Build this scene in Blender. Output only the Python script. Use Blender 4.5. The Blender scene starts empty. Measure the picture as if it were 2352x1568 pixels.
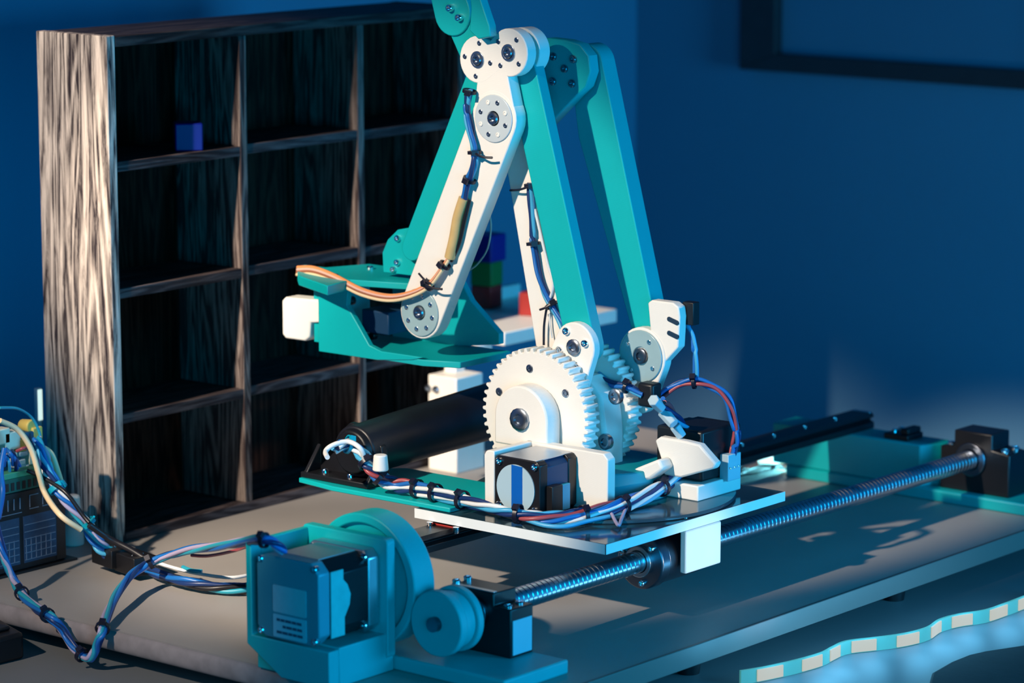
import bpy, bmesh, math, random
from mathutils import Vector, Matrix
random.seed(7)
SC = bpy.context.scene
COL = SC.collection
S = 0.001                                   # all numbers below are millimetres
ORG = Vector((1800.0, 1450.0, 0.0))
# ------------------------------------------------------------------ camera
F, PCX, PCY, CH = 7400.0, 1176.0, 784.0, 600.0
TH = math.atan2(1319.0, F)
AZ = math.atan2(6224.0, math.hypot(F, 1319.0))
FH = Vector((math.cos(AZ), math.sin(AZ), 0))
FW = FH * math.cos(TH) + Vector((0, 0, -math.sin(TH)))
RT = Vector((math.sin(AZ), -math.cos(AZ), 0))
UP = RT.cross(FW)
CAM = Vector((0, 0, CH))
def W(p): return (Vector(p) - ORG) * S
cd = bpy.data.cameras.new('camera'); cam = bpy.data.objects.new('camera', cd); COL.objects.link(cam)
m = Matrix((RT, UP, -FW)).transposed().to_4x4(); m.translation = W(CAM); cam.matrix_world = m
cd.sensor_width = 36.0; cd.lens = 36.0 * F / 2352.0; cd.clip_start = 0.05; cd.clip_end = 50
cd.dof.use_dof = True; cd.dof.focus_distance = 2.34; cd.dof.aperture_fstop = 7.0
SC.camera = cam
# ------------------------------------------------------------------ world, lamps, exposure
wd = bpy.data.worlds.new('world'); SC.world = wd; wd.use_nodes = True
wd.node_tree.nodes['Background'].inputs[0].default_value = (0.0, 0.16, 0.55, 1)
wd.node_tree.nodes['Background'].inputs[1].default_value = 0.085
vs = SC.view_settings
vs.view_transform = 'Standard'; vs.look = 'None'; vs.exposure = 0.0; vs.gamma = 1.0; vs.use_curve_mapping = False
def lamp(name, kind, pos, aim, power, color, **k):
    d = bpy.data.lights.new(name, kind); o = bpy.data.objects.new(name, d); COL.objects.link(o)
    d.energy = power; d.color = color
    for a, b in k.items(): setattr(d, a, b)
    o.location = W(pos); o.rotation_euler = (W(aim) - W(pos)).to_track_quat('-Z', 'Y').to_euler()
    return o
lamp('warm_spot_lamp', 'SPOT', (-500, 1640, 1600), (1698.6, 1606, 213), 390.0, (1.0, 0.85, 0.69), spot_size=math.radians(11.6), spot_blend=0.22, shadow_soft_size=0.03)
lamp('warm_shelf_fill', 'SPOT', (-500, 1660, 1600), (1690, 1838, 330), 330.0, (1.0, 0.85, 0.70), spot_size=math.radians(8.4), spot_blend=0.8, shadow_soft_size=0.03)  # added spot beside the key, brightens the shelf's left side
lamp('warm_board_fill', 'SPOT', (-500, 1620, 1600), (1545, 1655, 20), 185.0, (1.0, 0.86, 0.72), spot_size=math.radians(9.6), spot_blend=0.8, shadow_soft_size=0.03)  # extra unseen spot, added to lift the left board and desk
lamp('warm_edge_fill', 'SPOT', (1700, 200, 36), (1832, 1340, 42), 36.0, (1.0, 0.80, 0.58), spot_size=math.radians(4.6), spot_blend=0.5, shadow_soft_size=0.02)  # narrow spot added to warm the nut tab and plate edge
lamp('blue_near_fill', 'AREA', (1050, 900, 190), (1520, 1430, 50), 1.6, (0.0, 0.46, 0.85), shape='RECTANGLE', size=0.2, size_y=0.2)  # unseen blue light added to brighten the front motor and its bracket
lamp('blue_panel_lamp', 'AREA', (2150, 50, 300), (1950, 1500, 150), 20.0, (0.03, 0.43, 0.88), shape='RECTANGLE', size=0.5, size_y=0.5)
lamp('blue_added_fill', 'AREA', (900, 200, 260), (1800, 1450, 150), 6.0, (0.0, 0.42, 0.85), shape='RECTANGLE', size=0.6, size_y=0.6)  # unseen fill added to turn the shaded left-facing sides blue
# ------------------------------------------------------------------ geometry helpers
def px(ax, val, x, y):
    """the point where the sight line of photo pixel x, y meets the plane axis = val (mm)"""
    d = FW * F + RT * (x - PCX) + UP * (PCY - y)
    return CAM + d * ((val - CAM[ax]) / d[ax])
def yz(x, *pts): return [(p.y, p.z) for p in (px(0, x, a, b) for a, b in pts)]
def xy(z, *pts): return [(p.x, p.y) for p in (px(2, z, a, b) for a, b in pts)]
class MB:
    def __init__(s): s.v = []; s.f = []; s.mi = []
    def add(s, vs, fs, mi=0):
        b = len(s.v); s.v += [tuple(v) for v in vs]
        s.f += [tuple(b + i for i in f) for f in fs]; s.mi += [mi] * len(fs)
        return s
    def box(s, x0, x1, y0, y1, z0, z1, mi=0):
        v = [(x, y, z) for x in (x0, x1) for y in (y0, y1) for z in (z0, z1)]
        return s.add(v, [(0, 1, 3, 2), (4, 6, 7, 5), (0, 4, 5, 1), (2, 3, 7, 6), (0, 2, 6, 4), (1, 5, 7, 3)], mi)
    def prism(s, poly, ax, a0, a1, mi=0):
        """extrude a 2-D outline along axis ax (0: outline is y,z; 1: x,z; 2: x,y)"""
        ar = sum(p[0] * q[1] - q[0] * p[1] for p, q in zip(poly, poly[1:] + poly[:1]))
        if (ar < 0) != (ax == 1): poly = poly[::-1]
        def mk(p, a): return (a, p[0], p[1]) if ax == 0 else ((p[0], a, p[1]) if ax == 1 else (p[0], p[1], a))
        n = len(poly)
        v = [mk(p, a0) for p in poly] + [mk(p, a1) for p in poly]
        f = [tuple(range(n))[::-1], tuple(range(n, 2 * n))] + [(i, (i + 1) % n, n + (i + 1) % n, n + i) for i in range(n)]
        return s.add(v, f, mi)
    def ring(s, c, ax, r0, r1, a0, a1, n=32, mi=0):
        v = []
        for a in (a0, a1):
            for r in (r0, r1):
                for i in range(n):
                    t = 2 * math.pi * i / n; u, w = c[0] + r * math.cos(t), c[1] + r * math.sin(t)
                    v.append((a, u, w) if ax == 0 else ((u, a, w) if ax == 1 else (u, w, a)))
        f = []
        for i in range(n):
            j = (i + 1) % n
            q = [(i, j, n + j, n + i), (2 * n + i, 3 * n + i, 3 * n + j, 2 * n + j), (n + i, n + j, 3 * n + j, 3 * n + i), (i, 2 * n + i, 2 * n + j, j)]
            f += [t[::-1] for t in q] if ax != 1 else q
        return s.add(v, f, mi)
    def cyl(s, p0, p1, r0, r1=None, n=24, mi=0, cap=True):
        r1 = r0 if r1 is None else r1
        p0, p1 = Vector(p0), Vector(p1); d = (p1 - p0).normalized()
        u = d.orthogonal().normalized(); w = d.cross(u)
        c = [(math.cos(2 * math.pi * i / n), math.sin(2 * math.pi * i / n)) for i in range(n)]
        v = [p0 + u * a * r0 + w * b * r0 for a, b in c] + [p1 + u * a * r1 + w * b * r1 for a, b in c]
        f = [(i, (i + 1) % n, n + (i + 1) % n, n + i) for i in range(n)]
        if cap: f += [tuple(range(n))[::-1], tuple(range(n, 2 * n))]
        return s.add(v, f, mi)
    def tube(s, pts, r, n=8, mi=0, flat=None):
        """flat = (width, thickness, width direction) turns the tube into a ribbon"""
        L = len(pts); prev = None; v = []
        for i in range(L):
            d = (pts[min(i + 1, L - 1)] - pts[max(i - 1, 0)])
            d = d.normalized() if d.length > 1e-9 else Vector((1, 0, 0))
            if flat:
                u = (flat[2] - d * flat[2].dot(d)).normalized(); ru, rw = flat[0] / 2, flat[1] / 2
            else:
                u = d.orthogonal().normalized() if prev is None else (prev - d * prev.dot(d)).normalized(); ru = rw = r
            prev = u; w = d.cross(u)
            for k in range(n):
                t = 2 * math.pi * (k + .5) / n
                v.append(pts[i] + u * ru * math.cos(t) * (1.4142 if flat and n == 4 else 1) + w * rw * math.sin(t) * (1.4142 if flat and n == 4 else 1))
        f = [(a * n + k, a * n + (k + 1) % n, (a + 1) * n + (k + 1) % n, (a + 1) * n + k) for a in range(L - 1) for k in range(n)]
        f += [tuple(range(n))[::-1], tuple((L - 1) * n + k for k in range(n))]
        return s.add(v, f, mi)
    def build(s, name, mats, parent=None, bev=0, smooth=35, seg=2):
        me = bpy.data.meshes.new(name)
        base = Vector((0, 0, 0)) if parent is None else ROOTS[parent.name]
        lo = Vector([min(v[i] for v in s.v) for i in range(3)]); hi = Vector([max(v[i] for v in s.v) for i in range(3)])
        if parent is None:
            base = Vector(((lo.x + hi.x) / 2, (lo.y + hi.y) / 2, lo.z))
        me.from_pydata([(Vector(v) - base) * S for v in s.v], [], s.f)
        for k in (mats if isinstance(mats, (list, tuple)) else [mats]): me.materials.append(M[k])
        me.polygons.foreach_set('material_index', s.mi)
        me.polygons.foreach_set('use_smooth', [smooth > 0] * len(s.f))
        if smooth: me.set_sharp_from_angle(angle=math.radians(smooth))
        o = bpy.data.objects.new(name, me); COL.objects.link(o)
        if parent is None: o.location = W(base); ROOTS[o.name] = base
        else: o.parent = parent; ROOTS[o.name] = base
        if bev:
            b = o.modifiers.new('bevel', 'BEVEL'); b.width = bev * S; b.segments = seg; b.limit_method = 'ANGLE'; b.angle_limit = math.radians(40)
            b.harden_normals = False
        return o
ROOTS = {}
def root(name, pos, label, cat, group=None):
    o = bpy.data.objects.new(name, None); COL.objects.link(o); o.location = W(pos); ROOTS[o.name] = Vector(pos)
    o.empty_display_size = 0.01
    return tag(o, label, cat, group)
def tag(o, label, cat, group=None):
    o['label'] = label; o['category'] = cat
    if group: o['group'] = group
    return o
def struct(o): o['kind'] = 'structure'; return o
def lab(o, t): o['label'] = t; return o
def arc(c, r, a0, a1, n):
    return [(c[0] + r * math.cos(math.radians(a0 + (a1 - a0) * i / n)), c[1] + r * math.sin(math.radians(a0 + (a1 - a0) * i / n))) for i in range(n + 1)]
def hull(*circles, n=28):
    """convex hull outline of circles (u, v, r)"""
    P = sorted(set((round(c[0] + c[2] * math.cos(2 * math.pi * i / n), 4), round(c[1] + c[2] * math.sin(2 * math.pi * i / n), 4)) for c in circles for i in range(n)))
    def half(pts):
        h = []
        for p in pts:
            while len(h) > 1 and (h[-1][0] - h[-2][0]) * (p[1] - h[-2][1]) - (h[-1][1] - h[-2][1]) * (p[0] - h[-2][0]) <= 1e-6: h.pop()
            h.append(p)
        return h
    a, b = half(P), half(P[::-1])
    return a[:-1] + b[:-1]
def rrect(u0, u1, v0, v1, r, n=5):
    return arc((u1 - r, v1 - r), r, 0, 90, n) + arc((u0 + r, v1 - r), r, 90, 180, n) + arc((u0 + r, v0 + r), r, 180, 270, n) + arc((u1 - r, v0 + r), r, 270, 360, n)
def smoothpath(pts, sub=6):
    P = [Vector(p) for p in pts]; out = []
    for i in range(len(P) - 1):
        a, b, c, d = P[max(i - 1, 0)], P[i], P[i + 1], P[min(i + 2, len(P) - 1)]
        for k in range(sub):
            t = k / sub
            out.append(0.5 * ((2 * b) + (c - a) * t + (2 * a - 5 * b + 4 * c - d) * t * t + (3 * b - a - 3 * c + d) * t ** 3))
    out.append(P[-1]); return out
# ------------------------------------------------------------------ materials
M = {}
def mat(name, col, rough=.5, metal=0., var=0., vscale=60., bump=0., bscale=300., spec=.5, trans=0., ior=1.46, emit=None, est=0., lines=0, coat=0.):
    m = bpy.data.materials.new(name); m.use_nodes = True; nt = m.node_tree; N = nt.nodes; b = N['Principled BSDF']
    I = b.inputs
    I['Base Color'].default_value = (*col, 1); I['Roughness'].default_value = rough; I['Metallic'].default_value = metal
    I['Specular IOR Level'].default_value = spec; I['Transmission Weight'].default_value = trans; I['IOR'].default_value = ior
    I['Coat Weight'].default_value = coat
    tc = N.new('ShaderNodeTexCoord')
    nz = N.new('ShaderNodeTexNoise'); nz.inputs['Scale'].default_value = vscale; nz.inputs['Detail'].default_value = 4
    nt.links.new(tc.outputs['Object'], nz.inputs['Vector'])
    if var:
        mx = N.new('ShaderNodeMix'); mx.data_type = 'RGBA'
        mx.inputs[6].default_value = (*[c * (1 - var) for c in col], 1); mx.inputs[7].default_value = (*[min(1, c * (1 + var)) for c in col], 1)
        nt.links.new(nz.outputs['Fac'], mx.inputs[0]); nt.links.new(mx.outputs[2], I['Base Color'])
    if bump:
        bp = N.new('ShaderNodeBump'); bp.inputs['Strength'].default_value = bump; bp.inputs['Distance'].default_value = .0004
        if lines:
            wv = N.new('ShaderNodeTexWave'); wv.bands_direction = 'Z'; wv.inputs['Scale'].default_value = bscale; wv.inputs['Distortion'].default_value = .4
            nt.links.new(tc.outputs['Object'], wv.inputs['Vector']); nt.links.new(wv.outputs['Fac'], bp.inputs['Height'])
        else:
            n2 = N.new('ShaderNodeTexNoise'); n2.inputs['Scale'].default_value = bscale
            nt.links.new(tc.outputs['Object'], n2.inputs['Vector']); nt.links.new(n2.outputs['Fac'], bp.inputs['Height'])
        nt.links.new(bp.outputs['Normal'], I['Normal'])
    if emit: I['Emission Color'].default_value = (*emit, 1); I['Emission Strength'].default_value = est
    M[name] = m; return m
def wood(name, dark, light, lo, hi, axis='Z', rough=.55, scale=1.0, fig=.14):
    """streaky weathered grain that runs along one axis, with long cathedral figures"""
    m = bpy.data.materials.new(name); m.use_nodes = True; nt = m.node_tree; N = nt.nodes; b = N['Principled BSDF']
    tc = N.new('ShaderNodeTexCoord'); mp = N.new('ShaderNodeMapping')
    s = [90 * scale] * 3; s['XYZ'.index(axis)] = 7 * scale
    mp.inputs['Scale'].default_value = s
    nt.links.new(tc.outputs['Object'], mp.inputs['Vector'])
    n1 = N.new('ShaderNodeTexNoise'); n1.inputs['Scale'].default_value = .45; n1.inputs['Detail'].default_value = 2; n1.inputs['Distortion'].default_value = .6
    nt.links.new(mp.outputs[0], n1.inputs['Vector'])
    ml = N.new('ShaderNodeMath'); ml.operation = 'MULTIPLY'; ml.inputs[1].default_value = 9.0
    nt.links.new(n1.outputs['Fac'], ml.inputs[0])
    sn = N.new('ShaderNodeMath'); sn.operation = 'SINE'; 
    m2 = N.new('ShaderNodeMath'); m2.operation = 'MULTIPLY'; m2.inputs[1].default_value = 6.283
    nt.links.new(ml.outputs[0], m2.inputs[0]); nt.links.new(m2.outputs[0], sn.inputs[0])
    n2 = N.new('ShaderNodeTexNoise'); n2.inputs['Scale'].default_value = 2.6; n2.inputs['Detail'].default_value = 6; n2.inputs['Roughness'].default_value = .7; n2.inputs['Distortion'].default_value = .8
    nt.links.new(mp.outputs[0], n2.inputs['Vector'])
    ma = N.new('ShaderNodeMath'); ma.operation = 'MULTIPLY_ADD'; ma.inputs[1].default_value = fig
    nt.links.new(sn.outputs[0], ma.inputs[0]); nt.links.new(n2.outputs['Fac'], ma.inputs[2])
    rp = N.new('ShaderNodeValToRGB'); rp.color_ramp.elements[0].position = lo; rp.color_ramp.elements[1].position = hi
    rp.color_ramp.elements[0].color = (*dark, 1); rp.color_ramp.elements[1].color = (*light, 1)
    nt.links.new(ma.outputs[0], rp.inputs[0]); nt.links.new(rp.outputs[0], b.inputs['Base Color'])
    bp = N.new('ShaderNodeBump'); bp.inputs['Strength'].default_value = .5; bp.inputs['Distance'].default_value = .0006
    nt.links.new(ma.outputs[0], bp.inputs['Height']); nt.links.new(bp.outputs[0], b.inputs['Normal'])
    b.inputs['Roughness'].default_value = rough; b.inputs['Specular IOR Level'].default_value = .06
    M[name] = m
def strippattern(name):
    m = mat(name, (.7, .8, .75), .4); return m
mat('white_plastic', (.82, .78, .71), .45, var=.03, bump=.12, bscale=550, lines=1)
mat('teal_plastic', (.0, .40, .41), .42, var=.04, bump=.12, bscale=550, lines=1)
mat('teal_dark_plastic', (.0, .26, .32), .45, var=.05, bump=.12, bscale=550, lines=1)
mat('frosted_disc', (.52, .58, .60), .3, var=.05)
mat('clear_cap', (.30, .43, .45), .22, var=.1)
mat('black_plastic', (.006, .006, .008), .42, var=.2)
mat('black_metal', (.008, .008, .010), .35, metal=.0, var=.2, bump=.1)
mat('black_foil', (.010, .010, .014), .38, var=.3)
mat('steel', (.55, .58, .62), .28, metal=1., var=.06)
mat('rod_steel', (.50, .54, .60), .26, metal=1.)
mat('dark_steel', (.16, .18, .22), .3, metal=1.)
mat('chrome', (.85, .87, .9), .14, metal=1.)
mat('screw_steel', (.34, .38, .44), .28, metal=1.)
mat('motor_silver', (.60, .61, .63), .38, metal=1., var=.05)
mat('motor_cap', (.06, .30, .36), .45, metal=.2, var=.06)
mat('label_grey', (.45, .49, .52), .5, var=.08, vscale=200)
mat('label_cool', (.38, .52, .58), .5, var=.05)
mat('label_teal', (.08, .52, .50), .4, var=.2, vscale=90)
mat('label_print', (.03, .08, .13), .5)
mat('stator_blue', (.004, .035, .09), .5); mat('label_blue', (.0, .10, .42), .4)
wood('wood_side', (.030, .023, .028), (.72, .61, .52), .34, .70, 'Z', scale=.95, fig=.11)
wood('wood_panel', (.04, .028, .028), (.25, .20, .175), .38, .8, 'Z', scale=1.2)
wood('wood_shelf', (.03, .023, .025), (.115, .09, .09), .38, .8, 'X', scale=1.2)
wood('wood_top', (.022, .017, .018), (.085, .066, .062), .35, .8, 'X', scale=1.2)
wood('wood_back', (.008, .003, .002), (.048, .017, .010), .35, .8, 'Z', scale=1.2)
mat('board', (.36, .33, .305), .5, var=.06, vscale=25, bump=.05)
mat('board_edge', (.22, .19, .19), .55, var=.5, vscale=70, bump=.2)
mat('edge_band', (.20, .13, .115), .4, var=.06, vscale=20)
mat('desk_top', (.15, .16, .17), .5, var=.12, vscale=9)
mat('wall_paint', (.10, .24, .36), .9, var=.05, vscale=4)
mat('floor_paint', (.05, .05, .06), .6, var=.1)
mat('frame_wood', (.045, .03, .035), .5, var=.2)
mat('canvas', (.09, .21, .32), .8, var=.06, vscale=8)
mat('acrylic', (.10, .26, .34), .08, trans=.85, ior=1.45, var=.02)
mat('smoked_acrylic', (.05, .10, .13), .12, trans=.35, var=.1)
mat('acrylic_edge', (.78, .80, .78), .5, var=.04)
for n, c in dict(wire_white=(.75, .75, .73), wire_blue=(.01, .13, .42), wire_sky=(.06, .36, .58), wire_navy=(.008, .03, .12), wire_red=(.35, .06, .07), wire_black=(.008, .008, .012),
                 wire_cream=(.80, .60, .36), wire_orange=(.75, .28, .10), wire_brown=(.28, .10, .05), wire_teal=(.02, .30, .40), wire_lilac=(.40, .34, .48), wire_pink=(.70, .42, .34), tie_black=(.008, .008, .02), tie_teal=(.0, .30, .42)).items():
    mat(n, c, .38, var=.05)
mat('heat_shrink', (.58, .40, .17), .3, var=.12, vscale=120)
mat('terminal_green', (.06, .34, .18), .4, var=.06); mat('board_green', (.0, .10, .07), .5, var=.1); mat('board_blue', (.0, .07, .15), .5, var=.2, vscale=200)
mat('connector_cream', (.90, .80, .58), .45, var=.04); mat('connector_yellow', (.72, .52, .12), .45, var=.04)
mat('cube_blue', (.0, .008, .19), .5, var=.04); mat('cube_green', (.0, .16, .03), .5, var=.04); mat('cube_red', (.36, .02, .015), .5, var=.04)
mat('silk_print', (.20, .22, .28), .6); mat('silk_panel', (.035, .055, .10), .6, var=.25, vscale=400)
mat('led_glow', (.8, .9, .85), .4, emit=(.75, .95, .85), est=.9)
mat('led_hot', (.05, .05, .04), .4, emit=(1.0, .93, .76), est=.5)
mat('led_sleeve', (.05, .2, .18), .35, emit=(.12, .55, .50), est=.4)
mat('led_spark', (1, 1, 1), .4, emit=(.95, 1.0, .95), est=9.0)
mat('mat_cloth', (.035, .026, .028), .8, var=.3, bump=.3)
# ------------------------------------------------------------------ shared screw
def lathe(prof, n=14):
    mb = MB(); v = [(r * math.cos(2 * math.pi * i / n), r * math.sin(2 * math.pi * i / n), z) for r, z in prof for i in range(n)]
    f = [(a * n + i, a * n + (i + 1) % n, (a + 1) * n + (i + 1) % n, (a + 1) * n + i) for a in range(len(prof) - 1) for i in range(n)]
    f += [tuple(range(n))[::-1], tuple((len(prof) - 1) * n + i for i in range(n))]
    return mb.add(v, f)
SCR = {}
def screw(parent, pos, d, r=2.6, h=2.4, mt='screw_steel', name='screw', recess=True):
    key = (mt, name, round(r, 2), round(h, 2), recess)
    if key not in SCR:
        prof = [(r, -1.5), (r, h * .72), (r * .82, h)] + ([(r * .52, h), (r * .46, h * .3)] if recess else [(r * .4, h * 1.15)])
        mb = lathe(prof); me = bpy.data.meshes.new(name)
        me.from_pydata([Vector(v) * S for v in mb.v], [], mb.f); me.materials.append(M[mt])
        me.polygons.foreach_set('use_smooth', [True] * len(mb.f)); me.set_sharp_from_angle(angle=math.radians(35)); SCR[key] = me
    o = bpy.data.objects.new(name, SCR[key]); COL.objects.link(o); o.parent = parent
    base = ROOTS[parent.name]
    o.location = (Vector(pos) - base) * S; o.rotation_euler = Vector(d).to_track_quat('Z', 'Y').to_euler()
    return o
NX, NY, PZ = Vector((-1, 0, 0)), Vector((0, -1, 0)), Vector((0, 0, 1))

# ================================================================== setting
def slab(name, x0, x1, y0, y1, z0, z1, mt, parent=None, bev=0): return MB().box(x0, x1, y0, y1, z0, z1).build(name, mt, parent, bev, smooth=0 if not bev else 35)
struct(slab('wall_back', 600, 2845, 2100, 2160, -760, 1500, 'wall_paint'))
struct(slab('wall_right', 2745, 2805, 300, 2100, -760, 1500, 'wall_paint'))
struct(slab('floor', 300, 2845, 300, 2160, -790, -760, 'floor_paint'))
# picture frame on the right wall
ax_, bx_ = px(0, 2738, 1714, 157), px(0, 2738, 1796, 122)
fy0, fz0, fy1, fz1 = ax_.y, ax_.z, bx_.y, bx_.z
fr = root('picture_frame', (2745, fy0 - 150, fz0), 'dark framed picture hanging on the blue wall at upper right', 'picture')
fw_ = fy0 - fy1; fh_ = fz1 - fz0; R_ = fy0 - 420; T_ = fz0 + 300
MB().prism([(fy0, fz0), (fy0, T_), (fy1, T_ - fh_), (fy1, fz1)], 0, 2725, 2745).build('frame_bar', 'frame_wood', fr, 1)
MB().prism([(fy0, fz0), (fy1, fz1), (R_ + fw_, fz1), (R_, fz0)], 0, 2725, 2745).build('frame_bar', 'frame_wood', fr, 1)
MB().prism([(R_, fz0), (R_ + fw_, fz1), (R_ + fw_, T_ - fh_), (R_, T_)], 0, 2725, 2745).build('frame_bar', 'frame_wood', fr, 1)
MB().prism([(R_, T_), (R_ + fw_, T_ - fh_), (fy1, T_ - fh_), (fy0, T_)], 0, 2725, 2745).build('frame_bar', 'frame_wood', fr, 1)
MB().box(2738, 2744, R_ + fw_ - 2, fy1 + 2, fz1 - 2, T_ - fh_ + 2).build('picture_panel', 'canvas', fr)
# lower desk and the raised base board
dk = root('work_desk', (1700, 1500, -70), 'glossy grey desk underneath the raised base board', 'desk')
slab('desktop', 1100, 2330, 1000, 2095, -70, -30, 'desk_top', dk, 2)
for x, y in ((1150, 1050), (1150, 2040), (2280, 1050), (2280, 2040)): slab('leg', x - 30, x + 30, y - 30, y + 30, -760, -70, 'floor_paint', dk)
bb = root('base_board', (1900, 1600, -15), 'grey-beige base board carrying the machine, raised on black feet', 'board')
mb = MB(); prof = [(1517.5, 0.0), (2320, 0.0), (2320, -15), (1519, -15)] + [(1519 - 3.5 * math.sin(math.radians(a)), -7.5 - 7.5 * math.cos(math.radians(a))) for a in range(20, 180, 20)]
mb.prism(prof, 1, 1285, 1960); mb.build('board_panel', 'board', bb, 0)
mb = MB(); pr2 = [(1519 - 4.2 * math.sin(math.radians(a)), -7.5 - 7.6 * math.cos(math.radians(a))) for a in range(0, 181, 15)]
mb.prism(pr2, 1, 1285, 1960); lab(mb.build('edge_trim', 'board_edge', bb), 'mottled rounded front edge')
lab(slab('edge_band', 1518, 2320, 1282, 1285, -14.5, .3, 'edge_band', bb, .5), 'pale edge band along the right side')
for x in (1560, 1775, 2040, 2290):
    for y in (1308, 1900): MB().cyl((x, y, -30), (x, y, -15), 8, 10).build('foot', 'black_plastic', bb)

# ================================================================== wooden cubby shelf
cb = root('cubby_shelf', (1900, 1850, 0), 'dark weathered wooden cubby shelf with twelve compartments standing on the board', 'shelf')
CX0, CX1, CY0, CY1 = 1697, 2119, 1807, 1886
TB = 8; ROW = [0, 98.5, 197.5, 296.5, 396]
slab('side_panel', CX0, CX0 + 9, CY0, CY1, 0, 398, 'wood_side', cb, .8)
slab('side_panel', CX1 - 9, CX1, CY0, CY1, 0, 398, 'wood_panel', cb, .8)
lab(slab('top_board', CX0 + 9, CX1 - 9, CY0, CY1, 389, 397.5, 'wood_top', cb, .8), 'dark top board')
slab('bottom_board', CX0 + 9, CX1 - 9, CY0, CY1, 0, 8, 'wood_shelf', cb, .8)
DIV = [(1841.5, 1849.5), (1981, 1989)]
for a, b in DIV: slab('divider', a, b, CY0 + .5, CY1 - 5, 8, 389, 'wood_panel', cb, .6)
cells = [(CX0 + 9, DIV[0][0]), (DIV[0][1], DIV[1][0]), (DIV[1][1], CX1 - 9)]
for i, (a, b) in enumerate(cells):
    for z in ROW[1:4]:
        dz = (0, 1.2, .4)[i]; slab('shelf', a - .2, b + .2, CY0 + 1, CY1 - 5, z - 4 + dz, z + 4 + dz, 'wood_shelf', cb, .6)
x = CX0 + 9
while x < CX1 - 10:
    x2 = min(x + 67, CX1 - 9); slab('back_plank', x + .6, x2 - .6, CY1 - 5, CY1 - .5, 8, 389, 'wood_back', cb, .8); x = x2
def cube(name, label, c, z, s, rot, mt, group=None):
    mb = MB(); mb.prism([(s / 2 * math.sqrt(2) * math.cos(rot + math.pi / 4 + k * math.pi / 2) + c[0], s / 2 * math.sqrt(2) * math.sin(rot + math.pi / 4 + k * math.pi / 2) + c[1]) for k in range(4)], 2, z, z + s)
    return tag(mb.build(name, mt, None, 1.2), label, 'cube', group)
p = px(2, 300.5, 436, 349)
cube('toy_cube', 'blue cube inside the top left compartment of the wooden shelf', (p.x + 10, 1824), 300.5, 22, -.68, 'cube_blue')

# ================================================================== white tray stand with cubes
ts = root('tray_stand', (2090, 1785, 0), 'white tray on a post beside the right end of the wooden shelf', 'stand')
TZ = 116
slab('tray', 2121, 2281, 1765, 1885, TZ - 12, TZ, 'white_plastic', ts, 1)
slab('tray_rim', 2121, 2281, 1878, 1886, TZ, TZ + 12, 'white_plastic', ts, 1)
MB().prism([(2079, 0), (2096, 0), (2096, 76), (2093, 84), (2093, 96), (2130, 96), (2130, 104), (2080, 104), (2080, 84), (2079, 76)], 1, 1786, 1799).build('post', 'white_plastic', ts, 1)
b_ = slab('clamp_block', 2060, 2096, 1768, 1800, 56, 84, 'white_plastic', ts, 1.2)
for y in (1777, 1786): screw(b_, (2060, 1806 - (y - 1770), 72), NX, 3.2, 3, 'screw_steel')
slab('foot', 2060, 2098, 1768, 1800, 0, 26, 'white_plastic', ts, 1.2)
p = px(2, TZ, 1117, 711); q = px(2, TZ, 1222, 727)
c0 = (p.x + 10, p.y + 8)
cube('toy_cube', 'red cube at the bottom of the stack of three cubes on the white tray', c0, TZ, 21, .15, 'cube_red')
cube('toy_cube', 'green cube in the middle of the stack of three cubes on the white tray', c0, TZ + 21, 22, .2, 'cube_green')
cube('toy_cube', 'dark blue cube on top of the stack of three cubes on the white tray', (c0[0] + 1, c0[1]), TZ + 43, 25, .1, 'cube_blue')
cube('toy_cube', 'red cube alone on the white tray behind the white arm', (q.x + 10, q.y + 6), TZ, 21, .3, 'cube_red')

# ================================================================== linear drive
SY, SZ = 1366.0, 38.0
lb = root('drive_bracket', (1600, 1430, 0), 'teal printed bracket at the near end holding the large stepper motor', 'bracket')
slab('base_plate', 1569, 1637, 1306, 1500, 0, 10, 'teal_plastic', lb, 1.5)
# cradle for the big motor
MX0 = 1500; MYc, MZc = 1435, 57
cr = MB()
o_ = yz(1505, (566, 1262), (566, 1475), (648, 1556), (716, 1571)) 
yL = o_[0][0]
cr.prism([(yL, 90), (yL, o_[1][1]), (o_[2][0], o_[2][1]), (1402, o_[2][1]), (1402, 26), (yL - 5, 26), (yL - 5, 90)], 0, 1504, 1514)
cr.prism([(yL, .2), (yL, 90), (yL - 5, 90), (yL - 5, 27), (1402, 27), (1402, .2)], 0, 1514, 1568)
cr.build('cradle', 'teal_plastic', lb, .8)
mp_ = MB(); mp_.prism(rrect(1400, yL, 10, 92, 3), 0, 1560, 1568); mp_.build('mounting_plate', 'teal_plastic', lb, .8)
slab('rail_post', 1598, 1626, 1478, 1506, 10, 44, 'teal_plastic', lb, 1)
# big stepper motor
sm = root('stepper_motor', (1530, MYc, 28), 'large silver and black stepper motor in the teal bracket at front', 'motor')
def chamf(c, h, k): return [(c[0] + sx * (h - (k if j else 0)), c[1] + sy * (h - (0 if j else k))) for sx, sy, js in ((1, 1, (0, 1)), (-1, 1, (1, 0)), (-1, -1, (0, 1)), (1, -1, (1, 0))) for j in js]
MB().prism(chamf((MYc, MZc), 28.2, 7), 0, 1500, 1511).build('rear_cap', 'motor_cap', sm, 1)
MB().prism(chamf((MYc, MZc), 27.6, 9.5), 0, 1511, 1549).build('stator', 'black_metal', sm, .5)
MB().prism(chamf((MYc, MZc), 28.2, 5), 0, 1549, 1559.5).build('front_flange', 'motor_silver', sm, .8)
lab(MB().box(1512, 1548, MYc - 17, MYc + 17, MZc + 27.4, MZc + 28.0).build('top_plate', 'motor_silver', sm, .2), 'bright steel top face')
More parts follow.
